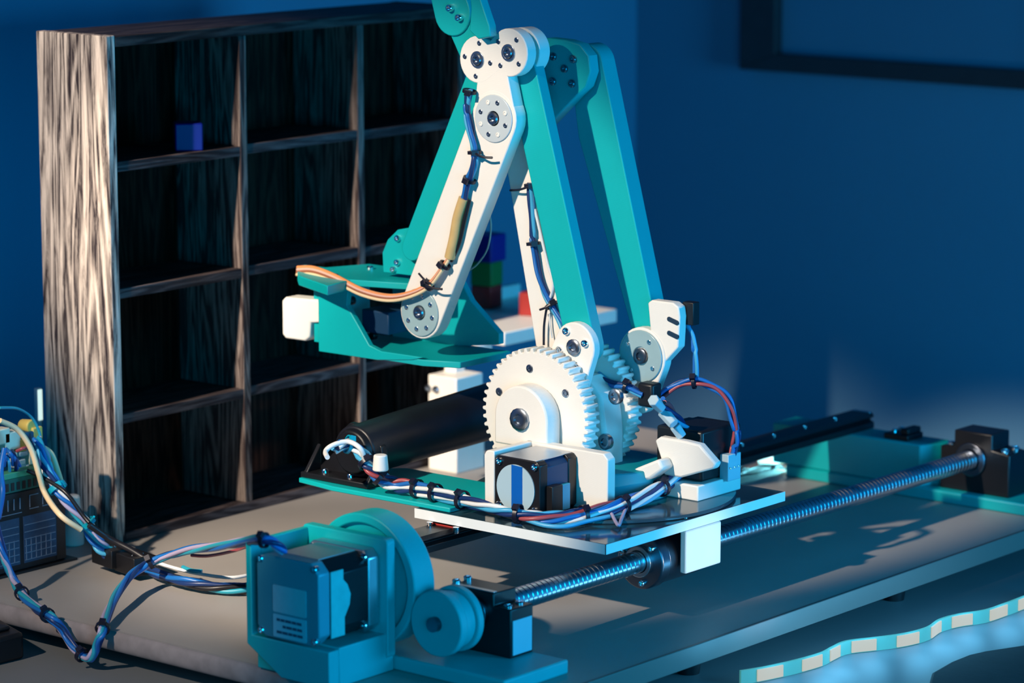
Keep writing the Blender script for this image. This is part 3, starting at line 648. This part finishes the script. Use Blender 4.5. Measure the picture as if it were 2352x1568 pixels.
rbp = pth((683, 622, 0, 1824), (720, 622, 0, 1818), (770, 640, 0, 1812), (830, 670, 0, 1809), (890, 684, 0, 1809), (940, 677, 0, 1809), (985, 655, 0, 1810), (1015, 618, 0, 1811), (1033, 590, 0, 1812))
c3 = root('servo_ribbon', rbp[0], 'orange three-wire servo lead sagging in front of the gripper', 'cable')
for k, c in enumerate(('wire_orange', 'wire_pink', 'wire_brown', 'wire_cream')):
    q = []
    for i, p in enumerate(rbp):
        f_ = 1 - .62 * i / len(rbp); s_ = (k - 1.5) * 2.0 * f_
        q.append(p + Vector((-.45 * s_, -.25 * s_, -s_ * .9)))
    MB().tube(q, 1.35, 8).build('wire', c, c3, 0, 60)
tie(c3, rbp, near(rbp, 0, 1020, 608), 3.8); tie(c3, rbp, near(rbp, 0, 985, 652), 3.6, tail=px(0, 1806, 1016, 664))
t_ = pth((962, 628, 0, 1808), (975, 642, 0, 1807), (990, 652, 0, 1807)); MB().tube(t_, .9, 6).build('cable_tie', 'tie_black', c3)
# thin red wire hanging behind
tw_ = pth((1122, 480, 0, 1850), (1128, 520, 0, 1856), (1120, 570, 0, 1862), (1098, 605, 0, 1866), (1075, 622, 0, 1868))
tag(MB().tube(tw_, .7, 6).build('thin_wire', 'wire_pink', None, 0, 60), 'thin reddish wire curving behind the white forearm', 'wire')
tw2 = pth((1303, 498, 0, 1850), (1314, 515, 0, 1852), (1316, 540, 0, 1852), (1310, 580, 0, 1850))
tag(MB().tube(tw2, .8, 6).build('thin_wire', 'wire_teal', None, 0, 60), 'thin pale wire end sticking out behind the front teal link', 'wire')
# main arm cable
ma_ = pth((1219, 420, 0, 1838), (1222, 480, 0, 1838), (1224, 550, 0, 1838), (1234, 610, 0, 1838), (1252, 670, 0, 1838), (1278, 722, 0, 1838), (1300, 762, 0, 1838))
c4 = root('main_arm_cable', ma_[-1], 'blue cable strapped along the white main arm behind the front teal link', 'cable')
bundle(c4, ma_, ['wire_navy', 'wire_sky', 'wire_blue'], 1.6, 1.9, .6)
MB().tube(pth((1228, 480, 0, 1839), (1256, 600, 0, 1839), (1270, 650, 0, 1839), (1262, 690, 0, 1839)), 1.0).build('wire', 'wire_white', c4, 0, 60)
tie(c4, ma_, near(ma_, 0, 1219, 428), 4, tail=px(0, 1836, 1172, 437)); tie(c4, ma_, near(ma_, 0, 1225, 556), 4.2); tie(c4, ma_, near(ma_, 0, 1265, 700), 4.2, tail=px(0, 1832, 1240, 711))
MB().tube(pth((1256, 705, 0, 1836), (1250, 745, 0, 1836), (1249, 792, 0, 1836)), .9, 6).build('cable_tie', 'tie_black', c4)
MB().tube(pth((1262, 720, 0, 1838), (1264, 750, 0, 1838), (1268, 776, 0, 1838)), .7, 6).build('wire', 'wire_white', c4, 0, 60)
# big harness around the robot base
hp = pth((772, 1026, 2, 108), (800, 1020, 2, 108), (828, 1040, 2, 102), (846, 1066, 2, 95), (872, 1094, 2, 86), (906, 1112, 2, 80), (958, 1122, 2, 79), (1062, 1148, 2, 78), (1130, 1168, 2, 77), (1190, 1180, 2, 76), (1260, 1188, 2, 75), (1340, 1182, 2, 75), (1430, 1160, 2, 77), (1510, 1124, 2, 80), (1568, 1082, 2, 88), (1592, 1040, 2, 98), (1580, 1000, 2, 112), (1550, 965, 2, 128), (1515, 925, 2, 146))
c5 = root('wire_harness', hp[40], 'thick harness of white, blue and red wires curving around the arm base', 'cable')
bundle(c5, hp, ['wire_white', 'wire_blue', 'wire_red', 'wire_navy', 'wire_sky', 'wire_white', 'wire_navy'], 1.75, 4.0, 3.2)
for q in ((846, 1058), (872, 1092), (955, 1121), (1003, 1133), (1062, 1148), (1190, 1180), (1345, 1182), (1436, 1158), (1518, 1120), (1588, 1022)): tie(c5, hp, near(hp, 0, *q), 6.2, w=3.0)
tie(c5, hp, near(hp, 0, 800, 1021), 6.0, 'tie_teal')
lp = pth((752, 1050, 2, 104), (748, 1036, 2, 106), (765, 1022, 2, 110), (800, 1014, 2, 112), (828, 1030, 2, 108), (838, 1058, 2, 98)); MB().tube(lp, 1.9).build('wire', 'wire_white', c5, 0, 60)
sag = pth((1195, 1188, 2, 74), (1250, 1206, 2, 71), (1300, 1208, 2, 71), (1350, 1196, 2, 72), (1400, 1186, 2, 73)); MB().tube(sag, 1.7).build('wire', 'wire_sky', c5, 0, 60)
wn = px(2, 98, 874, 1062); lab(MB().cyl(wn - Vector((0, 0, 6)), wn + Vector((0, 0, 6)), 6, 5, 16).build('wire_nut', 'white_plastic', c5, 1), 'white wire nut')
MB().tube(pth((1405, 1180, 2, 74), (1420, 1206, 2, 71), (1428, 1190, 2, 72), (1440, 1160, 2, 76)), 1.3).build('wire', 'wire_lilac', c5, 0, 60)
for k, (a, b) in enumerate((((1500, 918), (1518, 936)), ((1522, 944), (1548, 974)), ((1550, 978), (1566, 1002)))):
    p0, p1 = px(2, 150 - 12 * k, *a), px(2, 142 - 12 * k, *b)
    lab(MB().cyl(p0, p1, 4.6, 4.2, 6).build('connector', 'label_cool', c5, .6), 'pale plug in the harness')
# black clamp where the harness meets the base
cl = px(0, 1862, 1492, 905)
tag(slab('cable_clamp', 1856, 1868, cl.y - 7, cl.y + 7, cl.z - 9, cl.z + 9, 'black_plastic', None, 2), 'small black clamp at the foot of the rear support', 'clamp')
# blue arc of wires to the side motor
ap = pth((1500, 925, 0, 1872), (1530, 896, 0, 1876), (1570, 880, 0, 1882), (1612, 877, 0, 1888), (1652, 896, 0, 1894), (1678, 935, 0, 1898), (1690, 985, 0, 1900), (1688, 1030, 0, 1900), (1676, 1052, 0, 1898))
c6 = root('motor_lead', ap[-1], 'blue and red wires arching over the side motor at right', 'cable')
bundle(c6, ap, ['wire_blue', 'wire_navy', 'wire_blue', 'wire_red'], 1.5, 2.6, .5); tie(c6, ap, near(ap, 0, 1594, 877), 4.4)
sp = pth((1578, 745, 0, 1890), (1590, 770, 0, 1890), (1597, 810, 0, 1890), (1597, 868, 0, 1890)); 
c7 = root('switch_lead', sp[-1], 'pale blue lead hanging from the limit switch on the white support', 'cable'); bundle(c7, sp, ['wire_sky', 'wire_blue'], 1.5, 1.4, .6)
bp_ = pth((1372, 862, 0, 1856), (1400, 878, 0, 1852), (1440, 888, 0, 1852), (1475, 908, 0, 1856)); c8 = root('base_lead', bp_[0], 'dark blue lead draped over the white swivel tower between the gears', 'cable')
bundle(c8, bp_, ['wire_navy', 'wire_sky', 'wire_blue'], 1.6, 2.0, .5); tie(c8, bp_, near(bp_, 0, 1442, 886), 4)
# ================================================================== black pump tube with its bracket
pt = root('pump_cylinder', (1800, 1592, 75), 'fat black cylinder lying behind the big gear on the teal extension plate', 'cylinder')
A0 = Vector((1738, 1592, 97)); A1 = Vector((1930, 1600, 102))
MB().cyl(A0, A1, 19.5, 22.5, 40).build('barrel', 'black_foil', pt, 1.5)
MB().cyl(A0 - Vector((4, 0, 0)), A0 + Vector((4, 0, 0)), 16, 19, 40).build('end_cap', 'black_plastic', pt, 1)
br = MB(); z0 = PT + 4
br.box(1730, 1760, 1572, 1640, z0, z0 + 4.5)
br.prism([(1638, z0 + 4), (1620, z0 + 20), (1614, z0 + 36), (1604, z0 + 44), (1597, z0 + 44)] + [(1592 + 17 * math.cos(math.radians(a)), 97 + 17 * math.sin(math.radians(a))) for a in range(70, -1, -15)][:0] + [(1572, z0 + 30), (1568, z0 + 4)], 0, 1746, 1752)
br.prism([(1731, z0 + 4), (1747, z0 + 4), (1747, z0 + 24)], 1, 1634, 1638); br.prism([(1731, z0 + 4), (1747, z0 + 4), (1747, z0 + 24)], 1, 1572, 1576)
brk = br.build('mount_bracket', 'black_plastic', pt, .8)
for y in (1622, 1596): screw(brk, (1738, y, z0 + 4.5), PZ, 2.6, 3, 'chrome')
# ================================================================== motor driver and controller board at left
BXY, BXR = 1797, 1633
db = root('motor_driver', (1590, 1830, 0), 'black motor driver box with printed tables at the left edge', 'driver box')
slab('case', 1520, BXR, BXY, 1868, 2, 63, 'black_plastic', db, 1)
slab('base_flange', 1515, BXR + 10, BXY - 3, 1872, 0, 2, 'black_plastic', db, .4)
slab('end_cap', BXR - 9, BXR + .6, BXY - .6, 1868.5, 3, 46, 'black_metal', db, .5)
for a, b in ((1524, 1587), (1591, 1624)):
    t_ = slab('printed_table', a, b, BXY - .5, BXY, 7, 43, 'silk_panel', db)
    for r in range(6): MB().box(a + 1, b - 1, BXY - .8, BXY - .4, 9 + 5.4 * r, 9.5 + 5.4 * r).build('rule_line', 'silk_print', t_)
    for c in range(int((b - a) / 5)): MB().box(a + 2 + 5 * c, a + 2.5 + 5 * c, BXY - .8, BXY - .4, 9, 26).build('rule_line', 'silk_print', t_)
for k in range(9): MB().box(1540 + 6.0 * k, 1540.9 + 6.0 * k, BXY - .4, BXY, 49.5, 58).build('printed_mark', 'silk_print', db)
for (a, b) in ((1598, 1607), (1611, 1622)):
    MB().box(a, b, BXY - .4, BXY, 58, 58.6).build('printed_mark', 'silk_print', db); MB().box(a, a + .6, BXY - .4, BXY, 49, 58).build('printed_mark', 'silk_print', db); MB().box(a, b, BXY - .4, BXY, 47.6, 48.2).build('printed_mark', 'silk_print', db)
MB().box(1530, 1590, BXY - .4, BXY, 46.4, 46.9).build('printed_mark', 'silk_print', db)
pc = root('controller_board', (1580, 1820, 63), 'blue circuit board stacked with plugs on top of the black driver box', 'circuit board')
slab('circuit_board', 1528, 1618, BXY + 1, 1862, 76, 78, 'board_blue', pc, .2)
tb = slab('terminal_strip', 1560, 1613, BXY - 1, BXY + 10, 63.3, 74, 'board_green', pc, .4)
lab(slab('terminal_top', 1560, 1612, BXY - .8, BXY + 9, 74, 78.5, 'terminal_green', pc, .5), 'pale green top of the terminal strip')
for k in range(9): MB().box(1562.5 + 5.6 * k, 1565.5 + 5.6 * k, BXY - 1.5, BXY - .9, 65, 71).build('terminal_slot', 'black_plastic', tb)
for (qx, qy, w, h, mt) in ((8, 1003, 14, 12, 'connector_cream'), (30, 1012, 16, 14, 'connector_cream'), (53, 1022, 8, 10, 'connector_yellow'), (33, 1050, 7, 7, 'connector_cream'), (50, 1062, 9, 5, 'wire_white'), (51, 1074, 8, 5, 'label_cool'), (76, 1052, 8, 10, 'connector_cream'), (55, 1042, 9, 4, 'label_cool'), (64, 1073, 4, 5, 'wire_white'), (68, 1002, 10, 7, 'board_blue'), (87, 1006, 4, 5, 'wire_white'), (23, 1046, 3, 3, 'wire_white')):
    c = px(1, 1806, qx, qy); MB().box(c.x - w * .5, c.x + w * .5, 1806, 1816, c.z - h * .5, c.z + h * .5).build('plug', mt, pc, 1)
c = px(1, 1812, 66, 978); lab(MB().cyl((c.x, 1808, c.z), (c.x, 1820, c.z), 5.5, 4.5, 16).build('plug', 'connector_yellow', pc, 1), 'round yellow plug')
c = px(1, 1812, 75, 990); MB().box(c.x - 5, c.x + 5, 1806, 1818, c.z - 6, c.z + 4).build('plug', 'connector_yellow', pc, 1)
slab('plug_row', 1528, 1600, 1818, 1850, 78, 86, 'board_blue', pc, .5)
for a, b, c_, d_, e_ in ((6, 1040, 10, 1070, 'wire_blue'), (14, 1030, 30, 1068, 'wire_blue'), (18, 1036, 40, 1076, 'wire_blue'), (10, 1046, 22, 1082, 'wire_sky'), (28, 1034, 36, 1080, 'wire_navy'), (16, 1046, 46, 1070, 'wire_blue')):
    MB().tube(pth((a, b, 1, 1803), ((a + c_) / 2 + 4, (b + d_) / 2 - 6, 1, 1796), (c_, d_, 1, 1801)), 1.3, 6).build('jumper_wire', e_, pc, 0, 60)
MB().tube(pth((38, 1036, 1, 1802), (54, 1029, 1, 1797), (72, 1028, 1, 1800)), 1.3, 6).build('jumper_wire', 'wire_red', pc, 0, 60)
# cables leaving the board
kp = pth((84, 1006, 1, 1796), (98, 1040, 1, 1790), (112, 1086, 1, 1782), (150, 1146, 2, 58), (198, 1203, 2, 38), (228, 1252, 2, 22), (252, 1272, 2, 15))
k1 = root('controller_harness', kp[-1], 'harness of blue, lilac and white wires dropping from the circuit board to black plugs', 'cable')
bundle(k1, kp, ['wire_blue', 'wire_teal', 'wire_lilac', 'wire_blue', 'wire_white', 'wire_navy', 'wire_sky'], 1.7, 4.0, 1.2)
MB().tube(pth((0, 966, 1, 1790), (40, 986, 1, 1788), (70, 1028, 1, 1784), (88, 1084, 1, 1780), (104, 1134, 1, 1776), (140, 1184, 2, 52), (186, 1216, 2, 40)), 2.2).build('wire', 'wire_cream', k1, 0, 60)
MB().tube(pth((96, 1026, 1, 1794), (118, 1042, 1, 1790), (132, 1080, 1, 1786), (140, 1106, 1, 1782)), 2.2).build('wire', 'wire_cream', k1, 0, 60)
MB().tube(pth((94, 1034, 1, 1794), (108, 1062, 1, 1790), (122, 1090, 1, 1786), (134, 1106, 1, 1782)), 2.0).build('wire', 'wire_cream', k1, 0, 60)
MB().tube(pth((62, 1080, 1, 1792), (98, 1096, 1, 1782), (150, 1130, 2, 66), (188, 1180, 2, 50), (205, 1200, 2, 44)), 1.6).build('wire', 'wire_black', k1, 0, 60)
MB().tube(pth((205, 1205, 2, 42), (250, 1236, 2, 30), (300, 1262, 2, 22), (345, 1290, 2, 14)), 2.6).build('wire', 'wire_black', k1, 0, 60)
MB().tube(pth((0, 936, 1, 1800), (40, 938, 1, 1800), (72, 958, 1, 1800), (90, 992, 1, 1798), (94, 1026, 1, 1796)), 1.1, 6).build('wire', 'wire_teal', k1, 0, 60)
tie(k1, kp, near(kp, 0, 196, 1200), 6.6, 'tie_teal', tail=px(2, 50, 216, 1186), w=4); tie(k1, kp, near(kp, 0, 136, 1112), 6.4, 'tie_teal', w=4)
def plug(a, b, z, name='plug'):
    p0, p1 = px(2, z, *a), px(2, z, *b); d = (p1 - p0).normalized(); u = d.cross(Vector((0, 0, 1))).normalized(); m = MB(); hw, hh = 10, 7
    m.add([p + u * s * hw + Vector((0, 0, 1)) * t * hh for p in (p0, p1) for s in (-1, 1) for t in (-1, 1)], [(0, 1, 3, 2), (4, 6, 7, 5), (0, 4, 5, 1), (2, 3, 7, 6), (0, 2, 6, 4), (1, 5, 7, 3)][::1])
    o = m.build(name, 'black_plastic', k1, .6)
    for k in range(3): screw(o, p0 + (p1 - p0) * (.62) + u * (k - 1) * 4.6 * -1 + Vector((0, 0, hh)), PZ, .9, .6, 'chrome', 'pin', False)
plug((236, 1266), (282, 1282), 13); plug((288, 1284), (334, 1300), 11)
gp_ = pth((330, 1298, 2, 10), (380, 1322, 2, 8), (430, 1338, 2, 7), (500, 1348, 2, 6), (578, 1350, 2, 6))
k2 = root('motor_harness', gp_[0], 'thick dark wire bundle lying on the board between black plugs and silver motor', 'cable')
bundle(k2, gp_, ['wire_navy', 'wire_black', 'wire_teal', 'wire_black', 'wire_navy', 'wire_blue'], 2.0, 3.4, .7)
MB().tube(pth((350, 1288, 2, 14), (400, 1304, 2, 11), (460, 1318, 2, 10), (530, 1326, 2, 10), (582, 1318, 2, 10)), 1.3, 6).build('wire', 'wire_white', k2, 0, 60)
MB().tube(pth((420, 1302, 2, 12), (440, 1310, 2, 12), (464, 1312, 2, 12)), 1.6, 6).build('wire', 'wire_teal', k2, 0, 60)
# blue flat cable that hangs over the board edge and returns to the motor
q1 = pth((-12, 1190, 1, 1770), (8, 1270, 1, 1752), (30, 1330, 2, 14), (50, 1362, 2, 8), (86, 1396, 2, 5), (118, 1420, 2, 4), (150, 1456, 0, 1508), (180, 1496, 0, 1507), (206, 1512, 0, 1506), (222, 1490, 0, 1507), (236, 1442, 0, 1509), (262, 1380, 2, 10), (300, 1322, 2, 16), (345, 1290, 2, 22), (400, 1272, 2, 32), (470, 1258, 2, 50), (540, 1246, 2, 76), (590, 1240, 2, 96), (625, 1244, 2, 97), (652, 1264, 2, 90))
k3 = root('motor_cable', q1[60], 'blue twisted motor cable hanging over the front board edge', 'cable')
bundle(k3, q1, ['wire_blue', 'wire_navy', 'wire_blue', 'wire_teal', 'wire_lilac'], 1.7, 2.3, 3)
for q in ((50, 1363), (108, 1412), (186, 1502), (238, 1440), (345, 1290), (606, 1242)): tie(k3, q1, near(q1, 0, *q), 4.4, w=3)
u1 = pth((10, 1030, 1, 1790), (2, 1080, 1, 1786), (6, 1130, 1, 1782), (-4, 1190, 1, 1772)); MB().tube(u1, 2.2).build('wire', 'wire_blue', k3, 0, 60)
MB().tube(pth((440, 1275, 2, 36), (480, 1276, 2, 40), (540, 1264, 2, 56), (590, 1246, 2, 78)), 1.2, 6).build('wire', 'wire_red', k3, 0, 60)
# white bottle-like cable grommet behind the driver
p = px(2, 0, 170, 1250)
wb = root('white_spacer', (p.x, p.y, 0), 'white round spacer post between driver box and shelf', 'post')
MB().cyl((p.x, p.y, 0), (p.x, p.y, 22), 8, 8, 24).build('base', 'white_plastic', wb, 1); MB().cyl((p.x, p.y, 22), (p.x, p.y, 40), 6.5, 5.5, 24).build('cap', 'white_plastic', wb, 2)
# black adapter on the desk at lower left
p = px(2, -30, 62, 1512); 
ad = root('power_adapter', (p.x - 30, p.y + 60, -30), 'black box lying on the desk in the lower left corner', 'adapter')
MB().prism([(p.x - 60, p.y + 4), (p.x - 2, p.y), (p.x + 12, p.y + 40), (p.x + 20, p.y + 120), (p.x - 60, p.y + 120)], 2, -30, -10).build('case', 'black_plastic', ad, 3)
slab('lid', p.x - 60, p.x - 4, p.y + 12, p.y + 110, -10, -7, 'black_metal', ad, 1.2)
# small loose wire pair and led piece beyond the rail
lw = root('loose_wire', px(2, 1, 1750, 1080), 'thin black wire pair with a plug lying on the board behind the clear plate', 'wire')
MB().tube(pth((1700, 1090, 2, 3), (1725, 1078, 2, 3), (1755, 1070, 2, 3), (1790, 1074, 2, 3), (1830, 1078, 2, 3)), 1.1, 6).build('wire', 'wire_black', lw, 0, 60)
MB().tube(pth((1700, 1092, 2, 3), (1730, 1088, 2, 3), (1762, 1080, 2, 3), (1795, 1072, 2, 3)), 1.1, 6).build('wire', 'wire_black', lw, 0, 60)
p = px(2, 0, 1696, 1092); MB().box(p.x - 4, p.x + 8, p.y - 3, p.y + 4, 0.2, 6).build('plug', 'black_plastic', lw, .6)
p = px(2, 4, 1760, 1053); q = px(2, 4, 1815, 1045); sp_ = root('lamp_strip', (q.x, q.y, 0), 'white strip with one glaring lamp behind the black rail', 'lamp')
MB().tube([px(2, 3, 1700, 1028), px(2, 3, 1722, 1022)] , 3, 4, flat=(14, 1.5, Vector((1, 0, 0)))).build('strip_end', 'white_plastic', sp_)
MB().tube([px(2, 6, 1740, 1056), px(2, 6, 1790, 1054), px(2, 6, 1828, 1046)], 3, 4, flat=(14, 1.5, Vector((.6, .8, .4)))).build('strip_backing', 'white_plastic', sp_)
q = px(2, 9, 1808, 1049); MB().cyl(q - Vector((5, 4, 0)), q + Vector((6, -5, 1)), 4, 4, 12).build('lamp_lens', 'led_spark', sp_, .5)
d = bpy.data.lights.new('lamp_strip_light', 'POINT'); d.energy = .7; d.color = (.2, .85, 1); d.shadow_soft_size = .004; o = bpy.data.objects.new('lamp_strip_light', d); COL.objects.link(o); o.location = W(q + Vector((-6, -6, 7)))
# glowing strip end behind the shelf
p = px(1, 1905, 84, 930); gl = root('glow_strip', (p.x, 1905, 0), 'short pale lit strip standing just behind the left edge of the shelf', 'lamp')
MB().box(p.x - 1.5, p.x + 4, 1902, 1906, 0, p.z + 14).build('strip_body', 'label_cool', gl, .4); MB().box(p.x - 1.5, p.x + 3, 1901, 1902, p.z - 12, p.z + 13).build('lamp_lens', 'led_glow', gl, .4)
d = bpy.data.lights.new('wall_wash_light', 'AREA'); d.energy = .24; d.color = (.0, .40, .95); d.shape = 'RECTANGLE'; d.size = .35; d.size_y = .3
o = bpy.data.objects.new('wall_wash_light', d); COL.objects.link(o); o.location = W((1880, 1910, 230)); o.rotation_euler = (math.radians(90), 0, 0)  # hidden area light added behind the shelf to wash the back wall blue

# ================================================================== led ribbon on the desk
lpx = [(1700, 1572), (1760, 1562), (1830, 1546), (1885, 1530), (1912, 1516), (1945, 1502), (2010, 1494), (2080, 1484), (2130, 1470), (2158, 1452), (2200, 1440), (2262, 1430), (2310, 1414), (2352, 1398), (2420, 1372)]
lq = [px(2, -30, *q) for q in lpx]
led = root('led_strip', lq[5] , 'wavy glowing light strip standing on the desk at lower right', 'led strip')
lp_ = smoothpath([q + Vector((0, 0, 5.2)) for q in lq], 6)
MB().tube(lp_, 3, 4, flat=(10, 2.2, Vector((0, 0, 1)))).build('strip_body', 'led_sleeve', led)
for i in range(4, len(lp_) - 8, 9):
    seg = [p + Vector((-.6, -1.0, 0)) for p in lp_[i:i + 6]]
    MB().tube(seg, 3, 4, flat=(8.4, 2.0, Vector((0, 0, 1)))).build('lamp_lens', 'led_hot', led)
    d = bpy.data.lights.new('led_light', 'POINT'); d.energy = .045; d.color = (.16, .62, 1.0); d.shadow_soft_size = .012
    o = bpy.data.objects.new('led_light', d); COL.objects.link(o); o.location = W(lp_[i + 3] + Vector((-1, -8, 14)))
# dark cloth at lower right
mp2 = xy(-29, (2140, 1556), (2185, 1530), (2225, 1514), (2260, 1506), (2352, 1492), (2480, 1470), (2480, 1700), (2100, 1700))
tag(MB().prism(mp2, 2, -30, -25).build('dark_mat', 'mat_cloth', None, 2), 'dark brown mat lying on the desk in the lower right corner', 'mat')
